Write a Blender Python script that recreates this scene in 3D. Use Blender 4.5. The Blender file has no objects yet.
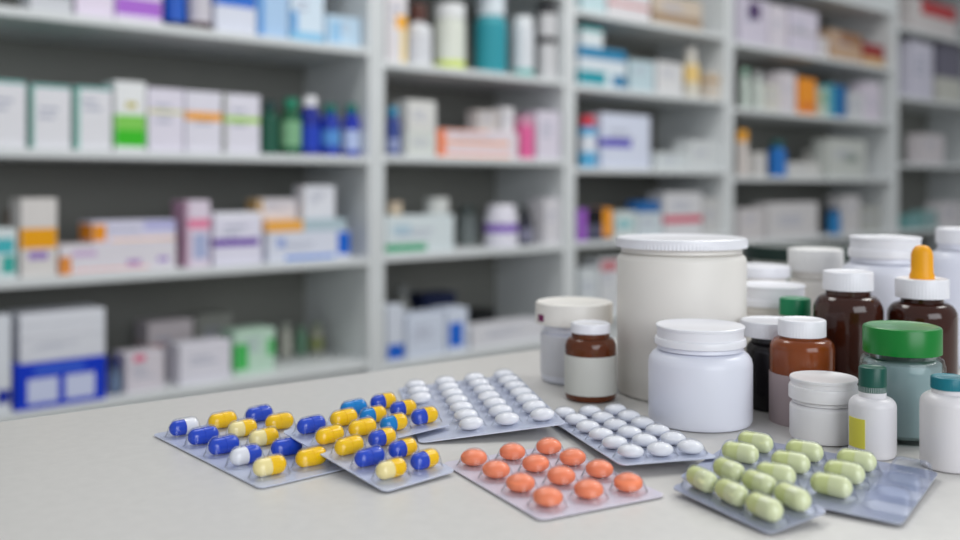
import bpy, bmesh, math, random
from mathutils import Vector, Matrix
random.seed(7)
sc = bpy.context.scene
COL = sc.collection
CAMZ, F, HOR, TOP = 1.05, 950.0, 185.0, 0.90          # camera height, focal length in px, horizon row, counter height
VPX, D0, SHELF_DEPTH = 1555.0, 2.2, 0.38

# ------------------------------------------------------------------ materials
def lin(c):
    o = []
    for v in c:
        v /= 255.0
        o.append(v/12.92 if v <= 0.04045 else ((v+0.055)/1.055)**2.4)
    return (*o, 1.0)
MATS = {}
def mat(c, rough=0.5, metal=0.0, trans=0.0, spec=0.5, kind='plain', ior=1.45):
    key = (tuple(c), rough, metal, trans, spec, kind)
    if key in MATS: return MATS[key]
    m = bpy.data.materials.new('%s_%02x%02x%02x' % ((kind,)+tuple(int(v) for v in c)))
    m.use_nodes = True
    nt = m.node_tree; b = nt.nodes['Principled BSDF']
    b.inputs['Base Color'].default_value = lin(c)
    b.inputs['Roughness'].default_value = rough
    b.inputs['Metallic'].default_value = metal
    b.inputs['Transmission Weight'].default_value = trans
    b.inputs['Specular IOR Level'].default_value = spec
    b.inputs['IOR'].default_value = ior
    if kind in ('paper', 'laminate', 'counter', 'foil', 'plastic'):
        tc = nt.nodes.new('ShaderNodeTexCoord'); no = nt.nodes.new('ShaderNodeTexNoise')
        no.inputs['Scale'].default_value = {'paper': 60, 'laminate': 8, 'counter': 140, 'foil': 260, 'plastic': 40}[kind]
        no.inputs['Detail'].default_value = 3
        nt.links.new(tc.outputs['Object'], no.inputs['Vector'])
        mx = nt.nodes.new('ShaderNodeMix'); mx.data_type = 'RGBA'
        L = lin(c); amt = {'paper': .06, 'laminate': .05, 'counter': .07, 'foil': .05, 'plastic': .03}[kind]
        mx.inputs['A'].default_value = tuple(min(1, v*(1-amt)) for v in L[:3])+(1,)
        mx.inputs['B'].default_value = tuple(min(1, v*(1+amt)) for v in L[:3])+(1,)
        nt.links.new(no.outputs['Fac'], mx.inputs['Factor'])
        nt.links.new(mx.outputs['Result'], b.inputs['Base Color'])
        if kind == 'foil':
            bp = nt.nodes.new('ShaderNodeBump'); bp.inputs['Strength'].default_value = .25
            bp.inputs['Distance'].default_value = .001
            nt.links.new(no.outputs['Fac'], bp.inputs['Height'])
            nt.links.new(bp.outputs['Normal'], b.inputs['Normal'])
    MATS[key] = m
    return m
def film_mat(tint=(251, 252, 254), gloss=0.16):
    key = ('film', tint, gloss)
    if key in MATS: return MATS[key]
    m = bpy.data.materials.new('clear_film'); m.use_nodes = True
    nt = m.node_tree; nt.nodes.remove(nt.nodes['Principled BSDF'])
    out = nt.nodes['Material Output']
    t = nt.nodes.new('ShaderNodeBsdfTransparent'); t.inputs['Color'].default_value = lin(tint)
    g = nt.nodes.new('ShaderNodeBsdfGlossy'); g.inputs['Roughness'].default_value = 0.12
    lw = nt.nodes.new('ShaderNodeLayerWeight'); lw.inputs['Blend'].default_value = gloss
    mp = nt.nodes.new('ShaderNodeMath'); mp.operation = 'MULTIPLY_ADD'
    mp.inputs[1].default_value = 0.45; mp.inputs[2].default_value = 0.02
    nt.links.new(lw.outputs['Fresnel'], mp.inputs[0])
    mx = nt.nodes.new('ShaderNodeMixShader')
    nt.links.new(mp.outputs[0], mx.inputs[0]); nt.links.new(t.outputs[0], mx.inputs[1]); nt.links.new(g.outputs[0], mx.inputs[2])
    nt.links.new(mx.outputs[0], out.inputs['Surface'])
    MATS[key] = m
    return m
paper = lambda c: mat(c, 0.55, kind='paper', spec=.3)
plastic = lambda c, r=0.35: mat(c, r, kind='plastic')

# ------------------------------------------------------------------ object helpers
def link_mesh(name, verts, faces, mats, fm=None, parent=None, smooth=True, loc=None, rz=0.0):
    me = bpy.data.meshes.new(name)
    me.from_pydata([tuple(v) for v in verts], [], faces)
    for m in (mats if isinstance(mats, (list, tuple)) else [mats]): me.materials.append(m)
    if fm:
        for p, k in zip(me.polygons, fm): p.material_index = k
    me.update()
    if smooth:
        for p in me.polygons: p.use_smooth = True
        me.set_sharp_from_angle(angle=math.radians(38))
    o = bpy.data.objects.new(name, me); COL.objects.link(o)
    if parent: o.parent = parent
    if loc is not None: o.location = loc
    o.rotation_euler = (0, 0, rz)
    return o
def tag(o, label=None, cat=None, group=None, kind=None):
    if label: o['label'] = label
    if cat: o['category'] = cat
    if group: o['group'] = group
    if kind: o['kind'] = kind
    return o
def empty(name, loc, label, cat, group=None, rz=0.0):
    o = bpy.data.objects.new(name, None); COL.objects.link(o)
    o.empty_display_size = .02
    o.location = loc; o.rotation_euler = (0, 0, rz)
    return tag(o, label, cat, group)
def bm_obj(name, bm, mats, parent=None, smooth=False, loc=None, rz=0.0):
    me = bpy.data.meshes.new(name); bm.normal_update(); bm.to_mesh(me); bm.free()
    for m in (mats if isinstance(mats, (list, tuple)) else [mats]): me.materials.append(m)
    if smooth:
        for p in me.polygons: p.use_smooth = True
        me.set_sharp_from_angle(angle=math.radians(38))
    o = bpy.data.objects.new(name, me); COL.objects.link(o)
    if parent: o.parent = parent
    if loc is not None: o.location = loc
    o.rotation_euler = (0, 0, rz)
    return o
def box_bm(x0, x1, y0, y1, z0, z1, bev=0.0, bm=None, seg=1):
    b = bmesh.new()
    bmesh.ops.create_cube(b, size=1.0)
    for v in b.verts:
        v.co = Vector((x0+(v.co.x+.5)*(x1-x0), y0+(v.co.y+.5)*(y1-y0), z0+(v.co.z+.5)*(z1-z0)))
    if bev: bmesh.ops.bevel(b, geom=list(b.edges), offset=bev, segments=seg, affect='EDGES', profile=.5)
    if bm is None: return b
    me = bpy.data.meshes.new('tmp'); b.to_mesh(me); b.free(); bm.from_mesh(me); bpy.data.meshes.remove(me)
    return bm
def lathe(name, prof, m, parent, seg=40, ridges=None, fm=None, mats=None):
    """prof: (r, z) list.  ridges=(i0, i1, n, amount): knurled between profile rows i0..i1"""
    verts, faces, fmat = [], [], []
    n = len(prof)
    if ridges: seg = ridges[2]*2
    rows = []
    for i, (r, z) in enumerate(prof):
        if r < 1e-6:
            rows.append([len(verts)]); verts.append((0, 0, z)); continue
        row = []
        for k in range(seg):
            a = 2*math.pi*k/seg
            rr = r - (ridges[3] if ridges and ridges[0] <= i <= ridges[1] and k % 2 else 0)
            row.append(len(verts)); verts.append((rr*math.cos(a), rr*math.sin(a), z))
        rows.append(row)
    for i in range(n-1):
        a, b = rows[i], rows[i+1]
        for k in range(seg):
            k2 = (k+1) % seg
            if len(a) == 1 and len(b) == 1: continue
            if len(a) == 1: faces.append((a[0], b[k2], b[k]))
            elif len(b) == 1: faces.append((a[k], a[k2], b[0]))
            else: faces.append((a[k], a[k2], b[k2], b[k]))
            fmat.append(fm[i] if fm else 0)
    return link_mesh(name, verts, faces, mats or m, fmat if fm else None, parent)
def band(name, r, z0, z1, a0, a1, m, parent, seg=36, t=.0004):
    """a wrapped paper label with thickness, from angle a0 to a1 (degrees, -90 faces the camera)"""
    full = abs(a1-a0) >= 359
    verts, faces = [], []
    k1 = seg if full else seg+1
    for k in range(k1):
        a = math.radians(a0+(a1-a0)*k/seg)
        for rr, z in ((r, z0), (r+t, z0), (r+t, z1), (r, z1)):
            verts.append((rr*math.cos(a), rr*math.sin(a), z))
    for k in range(seg):
        i, j = 4*k, 4*((k+1) % k1)
        for q in range(4):
            q2 = (q+1) % 4
            faces.append((i+q, j+q, j+q2, i+q2))
    if not full:
        faces.append((0, 1, 2, 3)); e = 4*seg; faces.append((e+3, e+2, e+1, e))
    return link_mesh(name, verts, faces, m, None, parent)

# ------------------------------------------------------------------ geometry of the place
U = Vector((VPX-480, F, 0)).normalized()               # along the shelving wall, to the right
BK = Vector((-U.y, U.x, 0))                            # into the shelves
WROT = math.atan2(U.y, U.x)
P0 = Vector(((0-480)/F*D0, D0, 0))
def wall_hit(px, sb=0.0):
    """distance along the wall and depth, where the line of sight through column px meets the plane sb behind the shelf fronts"""
    t = (px-480)/F
    o = P0+BK*sb
    s = (t*o.y-o.x)/(U.x-t*U.y)
    return s, o.y+s*U.y
def wz(y, D): return CAMZ-(y-HOR)*D/F
def wpt(s, sb, z): 
    p = P0+U*s+BK*sb
    return Vector((p.x, p.y, z))

# ------------------------------------------------------------------ the setting
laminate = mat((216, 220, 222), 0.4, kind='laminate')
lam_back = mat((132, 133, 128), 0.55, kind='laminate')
def rect_obj(name, bm, m, kind='structure', **k):
    return tag(bm_obj(name, bm, m, **k), kind=kind)
rect_obj('floor', box_bm(-6, 9, -4, 10, -.1, 0), mat((150, 146, 140), .35, kind='laminate'))
wl = bpy.data.objects.new
rect_obj('wall_back', box_bm(-3.5, 9.5, SHELF_DEPTH+.03, SHELF_DEPTH+.15, 0, 2.9), mat((205, 206, 204), .7, kind='laminate'),
         loc=(P0.x, P0.y, 0), rz=WROT)

# counter: its far edge runs parallel to the shelves
CE = 236.0
CU = Vector((1760-480, F, 0)).normalized(); CROT = math.atan2(CU.y, CU.x)
dce = (CAMZ-TOP)*F/CE
CP = Vector(((0-480)/F*dce, dce, 0))
cnt = empty('counter', (CP.x, CP.y, 0), 'long white laminate counter carrying the blister packs and bottles', 'counter', rz=CROT)
CW = 0.76
bm_obj('counter_top', box_bm(-1.3, 2.6, -CW, 0, TOP-.035, TOP, .003, seg=3), mat((208, 206, 203), .38, kind='counter'), cnt, smooth=True)
bm_obj('counter_body', box_bm(-1.25, 2.55, -CW+.03, -.03, .08, TOP-.035), mat((196, 196, 194), .5, kind='laminate'), cnt)
bm_obj('plinth', box_bm(-1.2, 2.5, -CW+.07, -.07, 0, .08), mat((70, 70, 70), .6), cnt)

# shelving units: (name words, left px, right px, shelf rows as (y offset from the horizon at the left front edge px ref))
BAYS = [
    dict(n='leftmost unit', s0=None, x1=376.5, ref=0, sh=[-460, -325, -180, -37.5, 95, 230]),
    dict(n='second unit', x0=377, x1=569.8, ref=383, sh=[-330, -228, -125, -30.5, 70, 179]),
    dict(n='third unit', x0=570.3, x1=729.5, ref=578, sh=[-270, -177, -101, -18, 57, 133]),
    dict(n='fourth unit', x0=730, x1=895, ref=738, sh=[-215, -144, -78, -9, 57, 123]),
    dict(n='rightmost unit', x0=895.5, x1=None, ref=908, sh=[-232, -158, -89, -22, 45, 112]),
]
TH = 0.022
ORD = ['whole white shelving unit at the left edge, its end outside the photo', 'white shelving unit second from left, behind the small brown bottle',
       'white shelving unit third from left, behind the tall cream jar', 'white shelving unit fourth from left, standing behind the crowded bottles',
       'white shelving unit at the right edge of the shelving row']
for i, b in enumerate(BAYS):
    b['a'] = -0.55 if i == 0 else wall_hit(b['x0'])[0]
    b['b'] = wall_hit(b['x1'])[0] if b['x1'] else wall_hit(895.5)[0]+1.3
    Dr = wall_hit(b['ref'])[1]
    b['z'] = [CAMZ-d*Dr/F for d in b['sh']]            # top surface of each shelf, topmost first
    w = b['b']-b['a']; pt = .028 if i < 4 else .034
    b['pt'] = pt
    root = empty('shelving_unit', wpt(b['a'], 0, 0), ORD[i], 'shelving unit', 'white shelving units along the wall', WROT)
    hi = b['z'][0]
    bm_obj('side_panel', box_bm(0.0005, pt, 0, SHELF_DEPTH, 0, hi, .001), laminate, root)
    bm_obj('side_panel', box_bm(w-pt, w-.0005, 0, SHELF_DEPTH, 0, hi, .001), laminate, root)
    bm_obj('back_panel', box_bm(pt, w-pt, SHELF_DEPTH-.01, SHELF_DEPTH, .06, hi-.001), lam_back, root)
    for z in b['z']:
        bm_obj('shelf', box_bm(pt, w-pt, .002, SHELF_DEPTH-.01, z-TH, z, .001), laminate, root)
    lo = b['z'][-1]
    bm_obj('base_panel', box_bm(pt, w-pt, .03, .05, 0, lo-TH), laminate, root)

# ------------------------------------------------------------------ things on the shelves
def shelf_words(bi, k):
    first = 2 if bi in (0, 1) else (1 if bi != 3 else 1)
    w = ['topmost', 'second', 'third', 'fourth', 'lowest'][k-first]
    return "on %s's %s shelf" % (BAYS[bi]['n'], w)
LIFT = .0004
def carton(bi, k, x0, x1, yt, look, base=(222, 222, 230), patches=(), sb=.03, d=.09, zb=None, text=True, name='medicine_carton', cat='carton', tail=None, tilt=0.0):
    b = BAYS[bi]
    s0, Da = wall_hit(x0, sb); s1, Db = wall_hit(x1, sb)
    s0 = max(s0, b['a']+b['pt']+.002); s1 = min(s1, b['b']-b['pt']-.002)
    Dm = (Da+Db)/2
    z0 = b['z'][k]+LIFT if zb is None else zb
    z1 = wz(yt+2.5, Dm)
    if zb is None and k > 0 and z1 > b['z'][k-1]-TH-.004: z1 = b['z'][k-1]-TH-.004
    w, h = s1-s0, z1-z0
    bm = box_bm(0, w, 0, d, 0, h)
    pats = list(patches)
    if text:
        n = random.randint(2, 3); zz = random.uniform(.62, .8)
        for q in range(n):
            xa = random.uniform(.14, .22); pats.append((xa, xa+random.uniform(.3, .55), zz-.05, zz, (168, 172, 190), 0)); zz -= .12
    xs = sorted({v for p in pats for v in p[:2] if .001 < v < .999}); zs = sorted({v for p in pats for v in p[2:4] if .001 < v < .999})
    for v in xs: bmesh.ops.bisect_plane(bm, geom=bm.verts[:]+bm.edges[:]+bm.faces[:], plane_co=(v*w, 0, 0), plane_no=(1, 0, 0))
    for v in zs: bmesh.ops.bisect_plane(bm, geom=bm.verts[:]+bm.edges[:]+bm.faces[:], plane_co=(0, 0, v*h), plane_no=(0, 0, 1))
    bm.normal_update()
    mats = [paper(base)]; idx = {}
    for p in pats[::-1]:
        c = tuple(p[4])
        if c not in idx: idx[c] = len(mats); mats.append(paper(c))
    for p in pats[::-1]:
        wrap = len(p) > 5 and p[5]
        for f in bm.faces:
            c = f.calc_center_median(); u, v = c.x/w, c.z/h
            front = f.normal.y < -.9; side = abs(f.normal.x) > .9; top = f.normal.z > .9
            if front and p[0] <= u <= p[1] and p[2] <= v <= p[3]: f.material_index = idx[tuple(p[4])]
            elif wrap and side and p[2] <= v <= p[3] and (p[0] < .01 if f.normal.x < 0 else p[1] > .99): f.material_index = idx[tuple(p[4])]
            elif wrap and top and p[3] >= .999 and p[0] <= u <= p[1]: f.material_index = idx[tuple(p[4])]
    ed = [e for e in bm.edges if len(e.link_faces) == 2 and e.calc_face_angle() > 1.2]
    bmesh.ops.bevel(bm, geom=ed, offset=min(.0012, .1*min(w, h)), segments=1, affect='EDGES')
    o = bm_obj(name, bm, mats, loc=wpt(s0, sb, z0), rz=WROT+tilt)
    tag(o, look+' '+(tail or shelf_words(bi, k)), cat, '%ss of the %s' % (cat, b['n']))
    return z1
def flask(bi, k, x0, x1, yt, look, body, cap, lab=None, labz=(.15, .55), sb=.05, neck=.62, caph=.17, shoulder=.74, zb=None, rough=.3, name='medicine_bottle', cat='bottle', tail=None, capr=None):
    """a lathed bottle of the shelves: body, cap and wrapped label"""
    b = BAYS[bi]
    xc = (x0+x1)/2
    s, D = wall_hit(xc, sb)
    r = (x1-x0)/2*D/F
    r = min(r, s-b['a']-b['pt']-.002, b['b']-b['pt']-.002-s)
    s, D = wall_hit(xc, sb+r)
    s = min(max(s, b['a']+b['pt']+r+.002), b['b']-b['pt']-r-.002)
    z0 = b['z'][k]+LIFT if zb is None else zb
    z1 = wz(yt+2, D-r*.7)
    if k > 0: z1 = min(z1, b['z'][k-1]-TH-.004)
    h = z1-z0; nr = r*neck; cr = capr*r if capr else nr*1.12
    e = min(.004, r*.2)
    root = empty(name, wpt(s, sb+r, z0), look+' '+(tail or shelf_words(bi, k)), cat, '%ss of the %s' % (cat, b['n']), WROT)
    hn, hc = h*shoulder, h*(1-caph); hs = hn-max(.004, (r-nr)*.8)
    lathe('body', [(0, 0), (r-e, 0), (r, e), (r, hs-e), (r, hs), (r*.95+nr*.05, hs+(hn-hs)*.3), (nr+(r-nr)*.72, hs+(hn-hs)*.65), (nr+(r-nr)*.35, hs+(hn-hs)*.9), (nr, hn), (nr, hc+.004), (0, hc+.004)], plastic(body, rough), root, 24)
    lathe('cap', [(0, hc), (cr, hc), (cr, h-.003), (cr*.93, h), (0, h)], plastic(cap), root, ridges=(1, 2, 20, cr*.05))
    if lab: band('paper_label', r, h*labz[0], min(h*labz[1], hs-e), -250, 70, paper(lab), root, 24)
    return z1
W, LW, WG = (224, 224, 230), (214, 218, 232), (212, 216, 216)
TEAL, BLUE, PURP, ORA, GRN = (20, 150, 140), (20, 70, 190), (95, 50, 160), (240, 150, 30), (70, 190, 40)
# -- leftmost unit, top shelf
c = lambda *a, **k: carton(0, 2, *a, **k)
c(30, 72, -45, 'white carton with grey lid line', (200, 202, 208), [(0, 1, .3, .36, (120, 124, 130), 1)])
c(76, 114, -60, 'pale lilac carton left of the purple-footed one', (224, 214, 232))
c(116, 162, -50, 'white carton with broad purple foot', (222, 212, 230), [(0, 1, .1, .34, (168, 105, 205), 1)])
flask(0, 2, 163, 186, -35, 'bright blue bottle with black foot', (30, 90, 190), (30, 30, 40), (30, 30, 45), (0.01, .12))
flask(0, 2, 188, 211, -30, 'pale grey bottle with dark brown foot', (200, 196, 205), (90, 90, 95), (60, 30, 30), (0.01, .14), sb=.03)
c(216, 256, -60, 'white carton with slanting royal blue stripe', LW, [(0, .99, .3, .46, (50, 110, 205), 1)])
c(258, 288, -40, 'sky blue carton beside blue-striped one', (170, 200, 232), [(0, .2, 0, 1, (90, 150, 215), 0)])
c(291, 324, -20, 'white carton with light blue foot and corner', (210, 226, 240), [(0, 1, .02, .16, (130, 190, 225), 1), (0, .2, .16, .5, (90, 160, 220), 0)])
c(327, 361, 14, 'small pale blue carton nearest the divider', (190, 215, 235), [(.1, .4, .1, .8, (150, 195, 230), 0)])
# -- leftmost unit, second shelf
c = lambda *a, **k: carton(0, 3, *a, **k)
MT = (120, 190, 175)
c(-18, 26, 77, 'white carton with teal lid edge cut by the photo edge', W, [(0, 1, .95, 1, TEAL, 1)], sb=.02)
c(32, 71, 82, 'teal-edged white carton, second in its row', W, [(0, 1, .95, 1, TEAL, 1), (0, .06, 0, .95, MT, 1)], sb=.02)
c(76, 112, 84, 'teal-edged white carton beside the green-footed one', W, [(0, 1, .95, 1, TEAL, 1), (0, .1, 0, .95, MT, 1)], sb=.02)
c(115, 146, 79, 'white carton with bright green lower half', (230, 232, 234), [(0, 1, .06, .3, (60, 190, 40), 1), (0, 1, .3, .52, (130, 205, 90), 1), (.35, .7, .62, .7, (190, 180, 60), 0)], sb=.015, text=False)
c(148, 184, 86, 'white carton with faint yellow line', (222, 218, 232), [(0, 1, .6, .66, (214, 212, 160), 1)], sb=.02)
c(186, 222, 89, 'white carton with bold orange band', (222, 220, 232), [(0, 1, .52, .66, (240, 165, 50), 1)], sb=.02)
c(225, 260, 92, 'white carton with lime green band', (222, 220, 232), [(0, 1, .52, .62, (165, 210, 80), 1), (0, .05, 0, 1, (170, 175, 160), 1)], sb=.02)
flask(0, 3, 260, 279, 99, 'dark green bottle next to lime-banded carton', (15, 85, 65), (20, 60, 60), None, sb=.05)
flask(0, 3, 281, 301, 96, 'green bottle with pale green label and green cap', (20, 95, 60), (20, 130, 100), (130, 180, 140), (.15, .6), sb=.03)
flask(0, 3, 300, 320, 94, 'navy bottle with white cap', (20, 40, 150), (235, 235, 240), (40, 70, 190), (.1, .5), sb=.03)
flask(0, 3, 320, 340, 102, 'blue bottle with small pale label and green cap', (25, 55, 170), (15, 110, 100), (90, 150, 215), (.2, .5), sb=.035)
flask(0, 3, 345, 367, 102, 'blue bottle with big white label, nearest the divider', (25, 50, 180), (15, 120, 110), (190, 205, 240), (.12, .5), sb=.03)
# -- leftmost unit, third shelf
c = lambda *a, **k: carton(0, 4, *a, **k)
c(-14, 17, 226, 'white and teal carton at the photo edge', (215, 225, 228), [(.3, .9, .5, .8, (70, 180, 190), 0), (.5, .95, .1, .45, (60, 170, 160), 0)], sb=.02)
flask(0, 4, 3, 19, 208, 'brown bottle standing behind the white and teal carton', (120, 95, 75), (100, 80, 65), sb=.17)
c(21, 57, 196, 'tall white carton with golden yellow arch', (218, 214, 212), [(0, 1, .36, .62, (238, 165, 20), 1), (.3, .7, .34, .44, (222, 214, 226), 0), (.2, .75, .22, .32, (150, 120, 190), 0)], sb=.02, text=False)
zl = c(60, 176, 241, 'long low white carton with orange corner', (222, 218, 226), [(0, .09, 0, .62, (225, 140, 50), 1), (.1, .75, .1, .16, (240, 170, 150), 0), (.56, .68, .22, .4, (170, 120, 190), 0), (.83, .93, .3, .45, (150, 110, 200), 0), (.1, .3, .6, .8, (200, 170, 210), 0)], sb=.02, d=.13, text=False)
c(93, 176, 218, 'white and lilac orange-ended carton lying on a longer one', (214, 212, 232), [(0, .15, .1, .85, (235, 150, 25), 1), (.6, 1, .55, .95, (180, 180, 225), 0), (.2, 1, .06, .2, (240, 205, 170), 0)], sb=.035, d=.1, zb=zl+.001)
c(186, 210, 198, 'narrow white carton with pink heading', (222, 210, 226), [(.1, 1, .58, .72, (230, 130, 165), 1), (.3, .9, .12, .5, (170, 180, 215), 0), (0, .12, 0, 1, (190, 150, 175), 1)], sb=.02, text=False)
c(214, 262, 210, 'white carton with purple stripe', (224, 222, 238), [(0, .93, .36, .5, (100, 45, 165), 1), (0, 1, .9, 1, (236, 236, 246), 1)], sb=.02)
zl = c(268, 350, 229, 'white carton with solid blue end panel', (216, 220, 234), [(.84, 1, .15, .95, (20, 100, 205), 1), (.2, .8, .05, .18, (70, 130, 215), 0), (.1, .2, .5, .8, (140, 160, 215), 0)], sb=.02, d=.12)
zm = c(266, 346, 217, 'flat orange and grey carton lying on the blue-ended carton', (176, 196, 205), [(0, .45, 0, 1, (240, 175, 80), 1)], sb=.024, d=.11, zb=zl+.001, text=False)
c(258, 297, 196, 'tan-ended white carton atop the orange and grey one', (222, 220, 228), [(0, .12, 0, 1, (200, 165, 110), 1)], sb=.06, d=.07, zb=zm+.001)
c(304, 335, 183, 'plain white upright carton atop the orange and grey flat carton', (224, 226, 234), (), sb=.035, d=.06, zb=zm+.001)
# -- leftmost unit, bottom shelf
c = lambda *a, **k: carton(0, 5, *a, **k)
c(-25, 11, 314, 'tall white carton with blue spot at the photo edge', (218, 222, 230), [(.6, .98, .1, .24, (30, 50, 160), 0)], sb=.012)
zl = c(15, 106, 358, 'royal blue carton with two white windows', (8, 55, 200), [(.13, .46, .12, .66, (205, 212, 240), 0), (.54, .87, .12, .66, (205, 212, 240), 0), (.2, .75, .78, .9, (70, 110, 220), 0), (.22, .4, .3, .5, (165, 175, 215), 0), (.62, .8, .3, .5, (165, 175, 215), 0)], sb=.008, d=.13, text=False)
zm = c(20, 105, 333, 'plain white carton lying directly on the royal blue carton', (218, 220, 228), (), sb=.012, d=.12, zb=zl+.001)
c(20, 105, 309, 'topmost white carton of the pile over the royal blue one', (222, 224, 232), [(0, 1, .46, .5, (180, 184, 194), 1)], sb=.012, d=.12, zb=zm+.001, text=False)
flask(0, 5, 109, 121, 358, 'small dark blue bottle right of the royal blue carton', (90, 105, 130), (25, 40, 110), (120, 140, 165), (.1, .6), sb=.04)
c(126, 164, 350, 'pale carton with red mark', (212, 206, 214), [(.2, .5, .78, .95, (215, 90, 130), 0)], sb=.03)
c(148, 193, 318, 'tall pinkish white carton at the back', (200, 192, 196), [(0, 1, .55, .6, (205, 160, 160), 1)], sb=.17)
c(180, 231, 340, 'plain white carton with grey print, before the tall pinkish one', (220, 218, 228), (), sb=.03)
c(235, 275, 327, 'pale green carton with leaf green corners', (186, 214, 196), [(0, .32, .1, .7, (70, 180, 90), 1), (.8, 1, .35, .75, (90, 185, 110), 1)], sb=.06)
flask(0, 5, 279, 292, 322, 'grey white bottle right of the pale green carton', (190, 190, 180), (165, 170, 160), sb=.2)
flask(0, 5, 295, 307, 325, 'dull green bottle on the back', (110, 150, 125), (120, 150, 130), sb=.21)
flask(0, 5, 309, 324, 322, 'olive labelled bottle at the back by the divider', (165, 165, 150), (140, 150, 130), (140, 150, 90), (.2, .5), sb=.19)
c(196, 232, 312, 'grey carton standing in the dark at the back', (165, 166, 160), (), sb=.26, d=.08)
# -- second unit, top shelf
c = lambda *a, **k: carton(1, 2, *a, **k)
c(387, 407, -25, 'white carton with amber upper corner', (222, 218, 222), [(.45, 1, .4, .56, (245, 180, 70), 1), (.7, 1, 0, .4, (238, 214, 150), 0)], sb=.02)
flask(1, 2, 404, 432, 1, 'white bottle with dark brown cap', (222, 224, 228), (80, 38, 28), (214, 216, 222), (.08, .5), sb=.02, neck=.5, shoulder=.68, caph=.28, capr=.62)
flask(1, 2, 433, 466, 1, 'white tub with white cap and yellow-green foot', (222, 226, 216), (232, 234, 236), (205, 222, 90), (.03, .13), sb=.025, neck=.86, shoulder=.74, caph=.22, cat='tub', name='pill_tub')
flask(1, 2, 474, 507, -12, 'teal bottle with wide white cap', (70, 165, 178), (212, 222, 230), (50, 150, 165), (.03, .6), sb=.02, neck=.8, shoulder=.66, caph=.3)
flask(1, 2, 511, 534, 14, 'white bottle with teal foot', (218, 222, 228), (222, 226, 230), (100, 180, 175), (.02, .12), sb=.02, neck=.8, shoulder=.85)
flask(1, 2, 537, 556, 0, 'white bottle ringed with black bands', (205, 205, 208), (50, 50, 55), (40, 40, 45), (.46, .55), sb=.02, neck=.8, shoulder=.85)
# -- second unit, second shelf
c = lambda *a, **k: carton(1, 3, *a, **k)
flask(1, 3, 386, 400, 105, 'blue bottle with sky blue cap', (55, 75, 150), (50, 150, 190), (150, 160, 200), (.1, .35), sb=.02)
zl = c(407, 436, 128, 'lower white carton of a pair, left of the orange-ended carton', (212, 216, 212), (), sb=.015)
c(408, 436, 98, 'upper white carton of a pair, left of the orange-ended carton', (216, 216, 214), (), sb=.017, zb=zl+.001)
zl = c(438, 518, 128, 'long white carton with orange end and stripe', (224, 214, 222), [(0, .09, 0, 1, (240, 130, 80), 1), (.09, .88, .46, .58, (245, 165, 110), 0), (.09, .9, .02, .1, (244, 150, 100), 0), (.09, .6, .92, 1, (240, 160, 130), 0)], sb=.015, d=.1)
c(478, 499, 108, 'grey carton lying on the orange-ended carton', (196, 190, 188), (), sb=.04, d=.06, zb=zl+.001)
c(503, 514, 105, 'white carton standing on the orange-ended carton', (220, 218, 222), (), sb=.03, d=.06, zb=zl+.001)
c(522, 534, 114, 'narrow pink carton', (226, 105, 160), [(0, 1, .78, 1, (205, 150, 175), 1)], sb=.012, text=False)
c(537, 560, 109, 'white lilac carton right of the pink one', (216, 210, 224), (), sb=.015)
# -- second unit, third shelf
c = lambda *a, **k: carton(1, 4, *a, **k)
zl = c(386, 454, 213, 'long white carton with green foot stripe', (212, 222, 226), [(0, .58, .05, .24, (20, 160, 105), 1), (.1, .35, .5, .75, (175, 200, 215), 0)], sb=.015, d=.12)
flask(1, 4, 387, 402, 200, 'small cream pot standing on the green-footed carton', (205, 188, 165), (200, 180, 160), sb=.04, zb=zl+.001, neck=.9, shoulder=.8, cat='pot', name='pill_pot')
flask(1, 4, 424, 449, 196, 'short white tub standing on the green-footed carton', (206, 208, 206), (210, 212, 210), sb=.05, zb=zl+.001, neck=.9, shoulder=.8, cat='tub', name='pill_tub')
flask(1, 4, 456, 478, 204, 'dark grey bottle behind the white purple-labelled tub', (120, 128, 128), (70, 82, 80), sb=.14)
flask(1, 4, 484, 518, 203, 'round-shouldered white tub with purple label', (226, 224, 236), (232, 230, 240), (130, 90, 190), (.34, .54), sb=.02, neck=.75, shoulder=.8, cat='tub', name='pill_tub')
flask(1, 4, 518, 533, 208, 'black-topped bottle with grey label', (40, 42, 55), (22, 24, 30), (130, 130, 150), (.1, .5), sb=.03)
c(545, 562, 196, 'white carton against the right-hand panel', (212, 210, 216), (), sb=.02)
# -- second unit, bottom shelf
c = lambda *a, **k: carton(1, 5, *a, **k)
c(387, 404, 303, 'narrow white carton with blue corner', (206, 212, 224), [(.05, .98, .04, .3, (20, 95, 200), 1)], sb=.012, text=False)
c(407, 445, 311, 'white carton with faint print between two blue-marked cartons', (206, 214, 230), (), sb=.015)
c(447, 468, 306, 'white carton with upright blue panel', (208, 216, 232), [(.1, .75, .12, .68, (25, 100, 205), 1)], sb=.015, text=False)
c(472, 545, 321, 'long low white carton behind the small brown bottle', (214, 214, 220), (), sb=.015, d=.1)
flask(1, 5, 394, 411, 284, 'grey bottle at the back of the blue-cornered carton', (150, 152, 148), (130, 132, 130), sb=.15)
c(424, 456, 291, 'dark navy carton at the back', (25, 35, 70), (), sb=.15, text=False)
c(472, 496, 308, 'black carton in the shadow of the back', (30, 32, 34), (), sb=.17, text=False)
# -- third unit, top shelf
c = lambda *a, **k: carton(2, 1, *a, **k)
c(582, 606, -30, 'pale teal carton', (190, 214, 220), sb=.02)
c(608, 650, -25, 'white carton with red line', (216, 212, 216), [(0, 1, .28, .36, (200, 120, 120), 1)], sb=.02)
c(654, 702, -5, 'low beige and brown carton', (200, 186, 170), [(0, 1, .1, .4, (160, 135, 110), 1)], sb=.02)
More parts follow.
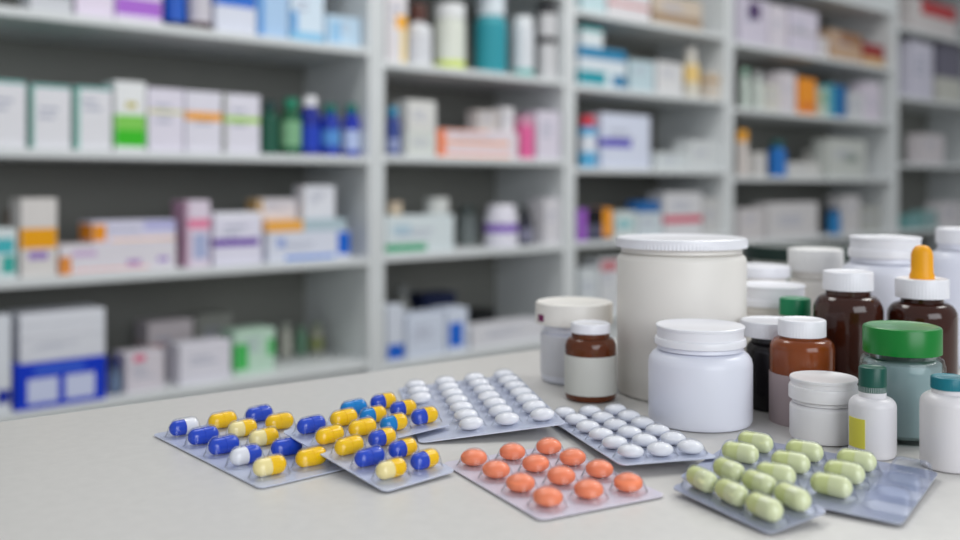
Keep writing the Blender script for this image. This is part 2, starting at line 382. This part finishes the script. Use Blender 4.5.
# -- third unit, second shelf
c = lambda *a, **k: carton(2, 2, *a, **k)
z1 = c(580, 626, 66, 'lowest teal and white carton of the stack', (214, 226, 232), [(0, .55, .1, .8, (40, 150, 165), 1), (.7, 1, .1, .7, (40, 120, 165), 1)], sb=.02, text=False)
z2 = c(580, 626, 46, 'middle blue and white carton of the stack', (214, 222, 230), [(0, 1, .45, 1, (20, 125, 170), 1)], sb=.022, zb=z1+.001, text=False)
c(582, 603, 25, 'topmost white carton of the stack with teal lid', (216, 224, 228), [(0, 1, .8, 1, (40, 160, 160), 1)], sb=.03, d=.07, zb=z2+.001, text=False)
c(630, 654, 58, 'pale blue grey carton beside the stack', (186, 206, 214), (), sb=.03)
c(657, 683, 60, 'white carton left of the yellow-labelled bottle', (214, 214, 216), (), sb=.03)
flask(2, 2, 682, 699, 46, 'white bottle with amber yellow label', (212, 206, 192), (220, 216, 210), (232, 200, 130), (.3, .65), sb=.03)
c(709, 722, 70, 'beige carton by the divider', (206, 196, 184), [(0, 1, .6, .8, (190, 160, 120), 1)], sb=.03)
# -- third unit, third shelf
c = lambda *a, **k: carton(2, 3, *a, **k)
flask(2, 3, 578, 596, 114, 'light blue and white bottle with red cap', (90, 175, 220), (205, 40, 60), (225, 230, 240), (.3, .62), sb=.015, neck=.8, shoulder=.8, caph=.2)
c(602, 650, 112, 'tall white carton with violet stripe', (212, 218, 236), [(0, .6, .38, .54, (90, 80, 185), 1)], sb=.02)
c(656, 688, 150, 'low white carton right of the violet-striped one', (204, 210, 212), (), sb=.04)
c(690, 720, 138, 'white carton nearest the divider', (208, 212, 214), (), sb=.03)
# -- third unit, fourth shelf
c = lambda *a, **k: carton(2, 4, *a, **k)
c(580, 612, 206, 'purple, black and orange carton', (90, 90, 110), [(0, .2, 0, 1, (165, 100, 205), 1), (.2, .72, .5, 1, (18, 18, 22), 0), (.72, 1, .1, 1, (245, 160, 40), 1), (.2, .72, 0, .16, (40, 50, 75), 0)], sb=.012, text=False)
c(615, 636, 209, 'white carton with pale teal print', (204, 214, 214), [(.1, .8, .4, .7, (140, 195, 200), 0)], sb=.02)
zl = c(638, 662, 210, 'white carton carrying a small blue carton', (200, 210, 216), (), sb=.03)
c(638, 660, 199, 'small blue carton', (35, 100, 165), (), sb=.032, d=.06, zb=zl+.001, text=False)
c(665, 702, 190, 'white carton with crimson line', (210, 210, 214), [(0, 1, .3, .45, (210, 60, 95), 1)], sb=.03)
c(704, 722, 196, 'grey white carton by the divider', (196, 196, 196), (), sb=.03)
# -- third unit, lowest shelf
c = lambda *a, **k: carton(2, 5, *a, **k)
c(580, 598, 266, 'white carton left of the red-topped one', (204, 210, 214), (), sb=.02)
c(600, 622, 256, 'white carton with dull red top', (208, 210, 214), [(.05, .8, .78, .95, (190, 100, 110), 1)], sb=.02)
# -- fourth unit
c = lambda *a, **k: carton(3, 1, *a, **k)
c(740, 768, -4, 'lilac carton with dark violet spot', (206, 200, 216), [(.3, .72, .55, .9, (70, 45, 95), 0)], sb=.02)
c(770, 787, 3, 'tall white carton', (214, 208, 218), sb=.02)
c(790, 818, 8, 'white lilac carton with grey band', (210, 204, 220), [(0, 1, .45, .52, (180, 176, 180), 1)], sb=.02)
c(830, 862, 30, 'tan brown carton', (186, 156, 130), [(.3, 1, .6, 1, (150, 110, 80), 0)], sb=.03)
c(864, 884, 42, 'dark red carton', (150, 50, 50), [(0, 1, 0, .4, (205, 170, 120), 1)], sb=.03, text=False)
c(820, 828, 35, 'slim white carton left of the tan brown one', (210, 206, 208), sb=.03, text=False)
c = lambda *a, **k: carton(3, 2, *a, **k)
flask(3, 2, 740, 750, 66, 'white bottle with green cap', (200, 212, 204), (150, 190, 170), sb=.02)
flask(3, 2, 752, 763, 70, 'white bottle with grey cap', (206, 214, 208), (196, 200, 200), sb=.02)
c(766, 779, 82, 'low cream carton', (206, 204, 196), sb=.03)
c(781, 796, 70, 'white carton left of the orange one', (214, 208, 214), sb=.02)
c(799, 816, 76, 'bright orange carton', (238, 150, 40), [(.1, .9, .1, .3, (220, 120, 50), 0)], sb=.02, text=False)
c(818, 828, 86, 'narrow grey green carton', (186, 196, 180), [(.2, .9, .5, .8, (130, 165, 130), 0)], sb=.03, text=False)
c(830, 846, 83, 'deep blue carton with teal edge', (20, 105, 165), [(0, .2, 0, 1, (90, 180, 190), 1)], sb=.02, text=False)
c(849, 864, 90, 'grey white carton right of the deep blue one', (200, 202, 206), sb=.03)
c(866, 880, 80, 'white lilac carton near the right panel', (212, 204, 218), sb=.02)
c = lambda *a, **k: carton(3, 3, *a, **k)
flask(3, 3, 736, 748, 128, 'white bottle with mustard yellow cap', (214, 206, 202), (240, 170, 50), sb=.02, neck=.8, caph=.25)
c(757, 766, 150, 'small white carton beside the mustard-capped bottle', (210, 208, 206), sb=.02)
flask(3, 3, 768, 786, 138, 'blue bottle with dark green cap', (25, 110, 190), (10, 80, 80), sb=.015, neck=.7, caph=.2)
c(789, 820, 160, 'low white carton right of the blue bottle', (206, 206, 204), sb=.02)
flask(3, 3, 800, 815, 148, 'white pot standing at the back of the low white carton', (196, 194, 190), (190, 190, 186), sb=.13, cat='pot', name='pill_pot')
c(829, 866, 137, 'pale grey carton with darker panel', (194, 198, 194), [(.4, .8, .4, .6, (140, 150, 145), 0)], sb=.03)
c = lambda *a, **k: carton(3, 4, *a, **k)
c(740, 764, 206, 'white carton left of the widest one', (204, 200, 202), sb=.02)
c(769, 818, 200, 'widest white carton', (206, 204, 206), sb=.02)
flask(3, 4, 827, 840, 206, 'slim blue bottle', (35, 120, 180), (30, 70, 110), sb=.02, neck=.8)
c(844, 860, 194, 'white carton right of the slim blue bottle', (202, 200, 202), sb=.02)
c(862, 880, 204, 'grey carton by the right panel', (176, 178, 174), sb=.04)
# -- rightmost unit
c = lambda *a, **k: carton(4, 1, *a, **k)
c(912, 956, 0, 'white carton with red lid', (214, 208, 208), [(.2, 1, .55, 1, (190, 60, 65), 1)], sb=.02, text=False)
c = lambda *a, **k: carton(4, 2, *a, **k)
c(911, 933, 40, 'tall lilac white carton', (208, 206, 222), sb=.02)
c(938, 962, 42, 'dark grey carton over a pale foot', (110, 108, 125), [(0, 1, 0, .42, (200, 200, 192), 1)], sb=.04, text=False)
c = lambda *a, **k: carton(4, 3, *a, **k)
c(922, 944, 132, 'small white carton standing alone', (208, 202, 206), sb=.03)
c = lambda *a, **k: carton(4, 4, *a, **k)
c(908, 922, 212, 'dull teal carton', (110, 160, 160), sb=.02)
c(924, 937, 208, 'grey green carton beside the dull teal one', (130, 165, 165), sb=.02)
c(941, 962, 200, 'white carton behind the rightmost white-lidded jar', (208, 204, 208), sb=.02)

# ------------------------------------------------------------------ bottles and jars on the counter
def onto(px, D): return Vector(((px-480)/F*D, D, TOP))
def RR(hw, D): return hw*D/F
def ZZ(y, D): return CAMZ-(y-HOR)*D/F-TOP
WHITE_P = mat((227, 229, 241), .32, kind='plastic')
CREAM_P = mat((232, 228, 222), .38, kind='plastic')
LID_P = mat((236, 236, 242), .3, kind='plastic')
AMBER = mat((110, 52, 18), .12, trans=.35, spec=.6, kind='glass')
DARKB = mat((62, 28, 18), .1, trans=.2, spec=.6, kind='glass')
BLACKB = mat((26, 22, 26), .15, trans=.1, kind='glass')
def lid_prof(r, z0, z1, rim=.0015):
    h = z1-z0
    return [(0, z0+.001), (r-.002, z0+.001), (r-.002, z0), (r, z0), (r, z1-rim), (r-rim*.4, z1-rim*.4), (r-rim*1.4, z1), (r-rim*2.2, z1-.0004), (0, z1-.0004)]
def jar(name, label, cat, px, D, hw, y_sh, y_lid0, y_lid1, hw_lid, m_body, m_lid, neck=.86, sq=.10, ridges=70, tiers=None, yn=None):
    """wide jar: body up to y_sh, neck, lid from y_lid0 (bottom) to y_lid1 (top)"""
    root = empty(name, onto(px, D), label, cat, 'bottles and jars standing on the counter')
    r, rl = RR(hw, D), RR(hw_lid, D)
    hs, z0, z1 = ZZ(y_sh, D-r), ZZ(y_lid0, D-rl), ZZ(y_lid1, D+rl*.85)
    nr = min(r*neck, rl*.93); e = .003; q = sq*r
    lathe('body', [(0, .0015), (r*.8, .0015), (r*.84, 0), (r-e, 0), (r-e*.3, e*.3), (r, e), (r, hs-q), (r-q*.08, hs-q*.62), (r-q*.3, hs-q*.3), (r-q*.62, hs-q*.08), (r-q, hs), (nr+.0005, hs+.0004), (nr, hs+.0012), (nr, z0+.004), (0, z0+.004)], m_body, root, 64)
    if tiers:      # stepped lid: skirt and narrower crown
        zs = z0+(z1-z0)*tiers
        lid = lathe('lid', [(0, z0+.001), (rl*.96, z0), (rl*1.0, z0+.0005), (rl*1.0, zs-.0012), (rl*.985, zs), (rl*.94, zs+.0004), (rl*.94, z1-.002), (rl*.965, z1-.0018), (rl*.97, z1-.0005), (rl*.95, z1), (rl*.9, z1-.0005), (0, z1-.0005)], m_lid, root, 72)
    else:
        lid = lathe('lid', lid_prof(rl, z0, z1), m_lid, root, ridges=(3, 4, ridges, rl*.012))
    return root
def bottle(name, label, px, D, hw, y_body, y_neck, y_cap0, y_cap1, hw_neck, hw_cap, m_body, m_cap, lab=None, cat='bottle', ridges=48):
    root = empty(name, onto(px, D), label, cat, 'bottles and jars standing on the counter')
    r, nr, cr = RR(hw, D), RR(hw_neck, D), RR(hw_cap, D)
    hb, hn, z0, z1 = ZZ(y_body, D-r*.5), ZZ(y_neck, D-nr), ZZ(y_cap0, D-cr), ZZ(y_cap1, D+cr*.85)
    e = .0025; prof = [(0, .002), (r*.75, .001), (r*.82, 0), (r-e, 0), (r-e*.3, e*.3), (r, e), (r, hb)]
    for k in range(1, 8):
        a = k/7*math.pi/2
        prof.append((nr+(r-nr)*math.cos(a), hb+(hn-hb)*math.sin(a)))
    prof += [(nr, z0+.003), (0, z0+.003)]
    lathe('body', prof, m_body, root, 56)
    if m_cap: lathe('cap', lid_prof(cr, z0, z1, .001), m_cap, root, ridges=(3, 4, ridges, cr*.02))
    if lab:
        ya, yb, c0, a0, a1 = lab
        band('paper_label', r, ZZ(ya, D-r), ZZ(yb, D-r), a0, a1, paper(c0), root, 40)
    return root, r, z0, z1
# big jar, and those left of it
bigj = jar('pill_jar', 'tall wide cream jar with flat white lid, biggest on the counter', 'jar', 681, .690, 63.5, 257, 251, 234, 64.5, CREAM_P, LID_P, .93, .12, 110)
jar('pill_jar', 'white jar with stepped lid in front of the tall cream jar', 'jar', 700, .604, 51, 358, 352, 319, 45, WHITE_P, LID_P, .84, .26, tiers=.36)
j = jar('pill_jar', 'white jar with broad cream lid behind the small brown bottle', 'jar', 574, .732, 33, 336, 328, 297, 38.5, WHITE_P, CREAM_P, .92, .12, 90)
band('paper_label', RR(33, .732), .006, .036, -200, 20, paper((212, 212, 218)), j)
band('printed_spot', RR(38.5, .732), ZZ(325, .70), ZZ(318, .70), -160, -146, paper((120, 40, 90)), j, 8)
b0, r, z0, z1 = bottle('medicine_bottle', 'small brown bottle with white cap and pale label beside the tall cream jar', 590.5, .668, 25.5, 349, 340, 335, 320, 19, 19.5, AMBER, LID_P, (397, 358, (206, 206, 200), -270, 90))
# crowd on the right
jar('pill_jar', 'small squat white jar in front of the amber bottle', 'jar', 823.5, .561, 32.5, 410, 406, 371, 33.5, mat((230, 228, 230), .34, kind='plastic'), mat((230, 228, 230), .32, kind='plastic'), .9, .14, 60, tiers=.62)
b1, r, z0, z1 = bottle('medicine_bottle', 'small white bottle with dark green cap and yellow label', 872.5, .527, 22.5, 408, 399, 394, 364, 13, 13.2, mat((222, 220, 224), .35, kind='plastic'), mat((5, 78, 66), .35, kind='plastic'))
band('paper_label', r, .006, .022, -182, -130, paper((214, 205, 80)), b1, 12)
# clear greenish jar with grass green lid
gj = empty('glass_jar', onto(902, .566), 'clear greenish jar with bright green lid', 'jar', 'bottles and jars standing on the counter')
r = RR(40, .566); hs = ZZ(361, .545); zl0, zl1 = ZZ(358, .545), ZZ(320.5, .585); rl = RR(36.8, .566)
GLASS = film_mat((241, 249, 248), .3)
t = .0012
lathe('body', [(0, 0), (r-.004, 0), (r-.001, .001), (r, .004), (r, hs-.006), (r-.001, hs-.002), (r-.004, hs), (rl*.9, hs+.0005), (rl*.9, zl0+.01), (rl*.9-t, zl0+.01), (rl*.9-t, hs), (r-.004-t, hs-t), (r-t-.001, hs-.004), (r-t, hs-.008), (r-t, .005), (r-t-.003, .0022), (0, .0022)], GLASS, gj, 64)
lathe('lid', lid_prof(rl, zl0, zl1), mat((6, 122, 44), .3, kind='plastic'), gj, ridges=(3, 4, 60, rl*.012))
lathe('contents', [(0, .0024), (r-.006, .0024), (r-.0025, .005), (r-.0025, hs*.92), (r-.006, hs*.95), (0, hs*.955)], mat((176, 180, 186), .7, kind='plastic'), gj, 40)
bottle('medicine_bottle', 'white bottle with teal cap at the right edge of the counter', 949, .505, 27, 407, 396, 392, 373, 16, 17, mat((224, 221, 224), .35, kind='plastic'), mat((0, 112, 128), .35, kind='plastic'))
bottle('medicine_bottle', 'amber bottle with white cap and mauve label behind the squat white jar', 802, .604, 31, 351, 341, 339, 316, 22, 23, mat((150, 74, 30), .15, trans=.35, kind='glass'), LID_P, (432, 378, (176, 160, 162), -270, 90))
bottle('medicine_bottle', 'black bottle with white cap squeezed in left of the amber bottle', 772, .640, 25, 354, 345, 340, 316, 20, 31, BLACKB, LID_P)
bottle('medicine_bottle', 'large brown bottle with ridged white cap, centre of the crowd', 848, .662, 33, 312, 297, 292, 269, 21.5, 24, DARKB, LID_P)
d1, r, z0, z1 = bottle('dropper_bottle', 'dark brown dropper bottle with yellow rubber bulb', 922, .655, 32.5, 318, 304, 300, 276, 20, 25, DARKB, LID_P)
rb = RR(10.5, .655); zt = ZZ(246, .645)
lathe('rubber_bulb', [(0, z1-.001), (rb*1.1, z1-.001), (rb*1.12, z1+.002), (rb, z1+.004), (rb*.98, zt-.007), (rb*.86, zt-.0035), (rb*.6, zt-.001), (rb*.3, zt-.0001), (0, zt)], mat((240, 165, 8), .45, kind='plastic'), d1, 32)
bottle('medicine_bottle', 'little white bottle with green cap behind the amber bottle', 795, .702, 19, 332, 322, 317, 296, 14, 15, CREAM_P, mat((8, 130, 84), .35, kind='plastic'))
jar('pill_jar', 'cream jar with white lid just right of the tall cream jar', 'jar', 770, .752, 33, 316, 309, 281, 35, CREAM_P, LID_P, .9, .16, 80, tiers=.35)
jar('pill_jar', 'white-lidded jar between tall cream jar and dark green lid', 'jar', 760, .815, 28, 285, 279, 263, 29, CREAM_P, LID_P, .9, .16, 70)
jar('pill_jar', 'cream jar with tall white lid left of the widest-lidded white jar', 'jar', 815.5, .832, 25, 280, 273, 247, 26.5, CREAM_P, mat((232, 231, 230), .4, kind='plastic'), .9, .2, 60)
jar('pill_jar', 'wide jar with blackish green lid at the back of the crowd', 'jar', 797, .935, 48, 268, 262, 243, 50, mat((190, 196, 190), .4, kind='plastic'), mat((14, 40, 34), .4, kind='plastic'), .9, .1, 80)
jar('pill_jar', 'white jar with wide stepped lid behind the brown bottles', 'jar', 885, .752, 42, 266, 260, 235, 35, WHITE_P, LID_P, .8, .3, tiers=.4)
jar('pill_jar', 'white-lidded jar at the right edge behind the dropper bottle', 'jar', 964, .80, 34, 252, 245, 227, 26, WHITE_P, LID_P, .72, .4, 60)

# ------------------------------------------------------------------ blister packs
FOIL = mat((208, 213, 230), .36, metal=.25, kind='foil')
FOIL_W = mat((222, 216, 228), .45, metal=.12, kind='foil')
FOIL_B = mat((180, 184, 200), .36, metal=.3, kind='foil')
FILM = film_mat()
FILM_G = film_mat((247, 249, 254), .22)
def tpt(px, py, h=0.0):
    D = (CAMZ-TOP-h)*F/(py-HOR)
    return Vector(((px-480)/F*D, D, TOP+h))
def capsule_mesh(L, r, m1, m2, seg=18):
    verts, faces, fm = [], [], []
    prof = []
    n = 6
    for k in range(n+1):
        a = math.pi/2*k/n; prof.append((-L/2+r-r*math.cos(a), r*math.sin(a)))
    prof += [(-.0003, r), (-.0003, r*1.05)]
    half = len(prof)-1
    prof += [(L/2-r, r*1.05)]
    for k in range(1, n+1):
        a = math.pi/2*k/n; prof.append((L/2-r+r*math.sin(a), r*1.05*math.cos(a)))
    rows = []
    for x, rr in prof:
        if rr < 1e-7: rows.append([len(verts)]); verts.append((x, 0, 0)); continue
        rows.append(list(range(len(verts), len(verts)+seg)))
        for k in range(seg):
            a = 2*math.pi*k/seg; verts.append((x, rr*math.cos(a), rr*math.sin(a)))
    for i in range(len(rows)-1):
        a, b = rows[i], rows[i+1]
        for k in range(seg):
            k2 = (k+1) % seg
            if len(a) == 1: faces.append((a[0], b[k], b[k2]))
            elif len(b) == 1: faces.append((a[k2], a[k], b[0]))
            else: faces.append((a[k2], a[k], b[k], b[k2]))
            fm.append(0 if i < half else 1)
    return verts, faces, [m1, m2], fm
def tablet_profile(r, t):
    return [(0, 0), (r*.5, t*.06), (r*.85, t*.2), (r*.97, t*.33), (r, t*.42), (r, t*.58), (r*.97, t*.67), (r*.85, t*.8), (r*.5, t*.94), (0, t)]
def pack(name, label, O, ex, ey, L, Wd, nx, ny, kind, colours, film=FILM, foil=FOIL, axis='y', mx=.012, my=.012, cl=.0175, cr=.0043, tr=.0062, tt=.0066, skip=(), empty_pockets=(), ox=0.0, oy=0.0, res=.00115, crimp=True):
    """O: corner, ex/ey: unit axes of the sheet (L along ex, Wd along ey)"""
    ex = ex.normalized(); ey = (ey-ex*ey.dot(ex)).normalized(); ez = ex.cross(ey)
    if ez.z < 0: ez = -ez
    root = empty(name, (0, 0, 0), label, 'blister pack', 'blister packs on the counter')
    C = O+ex*(L/2)+ey*(Wd/2)
    M = Matrix((( ex.x, ey.x, ez.x, C.x), (ex.y, ey.y, ez.y, C.y), (ex.z, ey.z, ez.z, C.z), (0, 0, 0, 1)))
    if M.determinant() < 0:        # keep a right-handed frame: run along ey the other way
        M = Matrix(((-ex.x, ey.x, ez.x, C.x), (-ex.y, ey.y, ez.y, C.y), (-ex.z, ey.z, ez.z, C.z), (0, 0, 0, 1))); flip = -1
    else: flip = 1
    root.matrix_world = M
    # pocket centres
    pts = []
    for i in range(nx):
        for jx in range(ny):
            x = -L/2+mx+(L-2*mx)*(i/(nx-1) if nx > 1 else .5); y = -Wd/2+my+(Wd-2*my)*(jx/(ny-1) if ny > 1 else .5)
            if (i, jx) not in skip: pts.append((flip*(x+ox), y+oy, i, jx))
    cr_corner = .004
    def inside(x, y):
        ax, ay = abs(x)-(L/2-cr_corner), abs(y)-(Wd/2-cr_corner)
        return not (ax > 0 and ay > 0 and ax*ax+ay*ay > cr_corner**2*1.02)
    pr = (cr+.0014) if kind == 'capsule' else tr+.0016
    ph = (2*cr*1.05+.0009) if kind == 'capsule' else tt+.0012
    seg_h = cl/2-cr
    def hgt(x, y):
        best = 0.0
        for px_, py_, i, jx in pts:
            dx, dy = abs(x-px_), abs(y-py_)
            if dx > .02 or dy > .02: continue
            if kind == 'capsule':
                if axis == 'y': dy = max(0, dy-seg_h)
                else: dx = max(0, dx-seg_h)
            q = math.hypot(dx, dy)/pr
            if q < 1: best = max(best, ph*(1-q**2.6)**.62)
        return best
    nxg, nyg = max(8, int(L/res)), max(8, int(Wd/res))
    verts, faces, ids = [], [], {}
    for a in range(nxg+1):
        for bq in range(nyg+1):
            x, y = -L/2+L*a/nxg, -Wd/2+Wd*bq/nyg
            if inside(x, y):
                ids[a, bq] = len(verts); verts.append((x, y, .0007+hgt(x, y)))
    for a in range(nxg):
        for bq in range(nyg):
            q = [ids.get(k) for k in ((a, bq), (a+1, bq), (a+1, bq+1), (a, bq+1))]
            q = [v for v in q if v is not None]
            if len(q) >= 3: faces.append(tuple(q))
    link_mesh('clear_film', verts, faces, film, None, root)
    # foil backing with rounded corners
    out = []
    for cx, cy, a0 in ((1, 1, 0), (-1, 1, 90), (-1, -1, 180), (1, -1, 270)):
        for k in range(6):
            a = math.radians(a0+18*k); out.append((cx*(L/2-cr_corner)+cr_corner*math.cos(a), cy*(Wd/2-cr_corner)+cr_corner*math.sin(a)))
    n = len(out)
    vs = [(x, y, 0) for x, y in out]+[(x, y, .0006) for x, y in out]
    fs = [tuple(range(n-1, -1, -1)), tuple(range(n, 2*n))]+[(k, (k+1) % n, n+(k+1) % n, n+k) for k in range(n)]
    fo = link_mesh('foil_backing', vs, fs, foil, None, root, smooth=False)
    # pills
    for px_, py_, i, jx in pts:
        if (i, jx) in empty_pockets: continue
        col = colours(i, jx)
        if kind == 'capsule':
            v, f, mm, fm = capsule_mesh(cl, cr, mat(col[0], .22, kind='gelatin'), mat(col[1], .22, kind='gelatin'))
            if col[0] == col[1]: o = link_mesh('capsule', v, f, mm[:1], None, root)
            else:
                o = link_mesh('capsule', v, [q for q, h_ in zip(f, fm) if h_ == 0], mm[0], None, root)
                link_mesh('capsule_cap', v, [q for q, h_ in zip(f, fm) if h_ == 1], mm[1], None, o)
            o.location = (px_, py_, .0007+cr*1.05)
            o.rotation_euler = (random.uniform(0, 6), 0, (math.pi/2 if axis == 'y' else 0)+random.uniform(-.06, .06))
            o['label'] = col[2]
        else:
            o = lathe('tablet', tablet_profile(tr, tt), mat(col[0], .4, kind='coating'), root, 24)
            o.location = (px_+random.uniform(-.0003, .0003), py_+random.uniform(-.0003, .0003), .0008)
            o.rotation_euler = (random.uniform(-.05, .05), random.uniform(-.05, .05), 0)
    return root
YEL, PYL, BLU, TBL, CRM, WHT = (252, 202, 14), (250, 232, 164), (34, 74, 196), (0, 132, 206), (232, 224, 190), (236, 236, 240)
def cap2(a, b, t): return (a, b, t)
BW, BY, YY, TY, YP, WB = (BLU, WHT, 'blue and white capsule'), (BLU, YEL, 'blue and yellow capsule'), (YEL, YEL, 'yellow capsule'), (TBL, YEL, 'sky blue and yellow capsule'), (PYL, YEL, 'pale yellow capsule'), (WHT, BLU, 'white and blue capsule')
BB = (BLU, BLU, 'blue capsule'); TT = (TBL, TBL, 'sky blue capsule')
# leftmost pack, flat on the counter
O = tpt(152, 436); A = tpt(259, 490)
e1 = A-O; e1.z = 0; e2 = Vector((-e1.y, e1.x, 0))
if e2.x < 0: e2 = -e2
t1 = [[BW, YY, BB], [BB, YP, YY], [BB, YP, BY], [WB, BB, YY], [YP, YY, BY]]
pack('blister_pack', 'leftmost blister pack of blue, white and yellow capsules', O+Vector((0, 0, .0006)), e1, e2, .134, .076, 5, 3, 'capsule', lambda i, j: t1[i][j], axis='y', mx=.015, my=.0135, cl=.0180, cr=.0045, skip={(2, 2), (3, 2), (4, 2)})
# second pack, its left side lying on the first
O = tpt(281, 432, .0120); A = tpt(375, 487, .0020)
e1 = A-O; e2 = Vector((-e1.y, e1.x, 0))
if e2.x < 0: e2 = -e2
e2.z = .02*e2.length
t2 = [[YY, BB], [YY, YY], [BY, BY], [YP, BY], [BB, YY]]
t2 = [[BB, YY], [YY, YY], [YY, BY], [BB, BY], [YP, BY]]
pack('blister_pack', 'second blister pack, yellow and blue capsules, overlapping the leftmost pack', O, e1, e2, .097, .046, 5, 2, 'capsule', lambda i, j: t2[i][j], axis='y', mx=.0115, my=.0122, cl=.0172, cr=.0043)
# third pack behind the second
O = tpt(329, 416, .003); A = tpt(395, 443, .0035)
e1 = A-O; e2 = Vector((-e1.y, e1.x, 0))
if e2.x < 0: e2 = -e2
e2.z = .05*e2.length
t3 = [[TT, BY], [TY, BY], [TY, BY]]
pack('blister_pack', 'blister pack of sky blue and yellow capsules leaning on the white pack', O, e1, e2, .074, .044, 3, 2, 'capsule', lambda i, j: t3[i][j], axis='y', mx=.0125, my=.0112, cl=.0178, cr=.0045)
# white tablets, left of the two
A0 = tpt(419, 443.5, .0008); e1 = Vector((.986, .165, .085)); e2 = Vector((-.165, .986, -.002))
pack('blister_pack', 'blister pack of white tablets behind the orange tablets, larger of two', A0, e1, e2, .088, .150, 4, 7, 'tablet', lambda i, j: ((238, 238, 242),), foil=FOIL, mx=.0115, my=.0135, skip={(0, 0), (0, 1), (0, 2), (0, 3)}, tr=.0074, tt=.0066)
A0 = tpt(621, 466, .006); e1 = Vector((-.25, .968, 0)); e2 = Vector((.968, .25, 0)); e1.z = -.035
pack('blister_pack', 'blister pack of white tablets in front of the stepped-lid jar', A0, e1, e2, .126, .055, 6, 3, 'tablet', lambda i, j: ((238, 238, 242),), foil=FOIL, mx=.0115, my=.0102, tr=.0069, tt=.0064)
# orange tablets
O = tpt(442, 465); A = tpt(540, 523)
e1 = A-O; e1.z = 0; B = tpt(654, 490)
pack('blister_pack', 'blister pack of twelve round orange tablets', O+Vector((0, 0, .0008)), e1, B-A, .099, .0715, 4, 3, 'tablet', lambda i, j: ((255, 146, 104),), foil=FOIL_W, mx=.0135, my=.0125, tr=.007, tt=.008)
# pale green capsules: lower strip on the corner of the bigger pack
PG = ((230, 235, 160), (238, 241, 188), 'pale green capsule')
Ab = Vector((.1837, .414, TOP+.0015)); el = Vector((-.81, .58, .02)); ew = Vector((.58, .81, .02))
pack('blister_pack', 'large blister pack of pale green capsules with empty pockets at its right end', Ab, el, ew, .104, .086, 4, 3, 'capsule', lambda i, j: PG, film=FILM_G, foil=FOIL_B, skip={(3, 0)}, ox=-.004, axis='x', mx=.0125, my=.020, oy=-.002, cl=.0195, cr=.0047, empty_pockets={(0, 0), (0, 1), (0, 2)})
Lc = tpt(670, 488, .0032); Fc = tpt(758, 530, .0012)
e1 = Fc-Lc; e2 = Vector((-e1.y, e1.x, 0))
if e2.x < 0: e2 = -e2
e2.z = .10*e2.length
pack('blister_pack', 'short strip of pale green capsules lying on the larger pale green pack', Lc, e1, e2, .064, .037, 3, 2, 'capsule', lambda i, j: PG, film=FILM_G, foil=FOIL_B, axis='x', mx=.0120, my=.0098, cl=.0185, cr=.0047)

# ------------------------------------------------------------------ light, camera
def area(name, loc, size, sy, power, rot=(0, 0, 0), col=(1, 1, 1)):
    l = bpy.data.lights.new(name, 'AREA'); l.shape = 'RECTANGLE'; l.size = size; l.size_y = sy; l.energy = power; l.color = col
    o = bpy.data.objects.new(name, l); COL.objects.link(o); o.location = loc; o.rotation_euler = rot
    return o
mid = lambda s, out: P0+U*s-BK*out
for nm, s, out, pw in (('ceiling_lamp_a', .2, .9, 15), ('ceiling_lamp_b', 2.0, .9, 16), ('ceiling_lamp_c', 3.8, .9, 8), ('ceiling_lamp_d', 1.6, 2.4, 23)):
    p = mid(s, out); area(nm, (p.x, p.y, 2.75), 1.2, .6, pw, (0, 0, WROT), (1, .99, .96))
# added fill light behind the camera, a little to the right, for jar fronts
area('added_front_fill', (1.0, -1.5, 1.8), 1.8, 1.3, 33, (math.radians(78), 0, math.radians(22)), (.93, .96, 1.0))
w = bpy.data.worlds.new('room_ambient'); sc.world = w; w.use_nodes = True
w.node_tree.nodes['Background'].inputs[0].default_value = (.93, .97, 1.0, 1)
w.node_tree.nodes['Background'].inputs[1].default_value = 0.43
cd = bpy.data.cameras.new('camera'); cam = bpy.data.objects.new('camera', cd); COL.objects.link(cam)
cam.location = (0, 0, CAMZ); cam.rotation_euler = (math.radians(90), 0, 0)
cd.sensor_width = 36; cd.lens = 36*F/960; cd.shift_y = -(270-HOR)/960; cd.clip_start = .02
cd.dof.use_dof = True; cd.dof.focus_distance = .54; cd.dof.aperture_fstop = 4.2
sc.camera = cam
vs = sc.view_settings
sc.display_settings.display_device = 'sRGB'
vs.view_transform = 'Standard'; vs.look = 'None'; vs.gamma = 1; vs.use_curve_mapping = False; vs.exposure = 0.0
sc.cycles.use_denoising = True
sc.cycles.transparent_max_bounces = 16
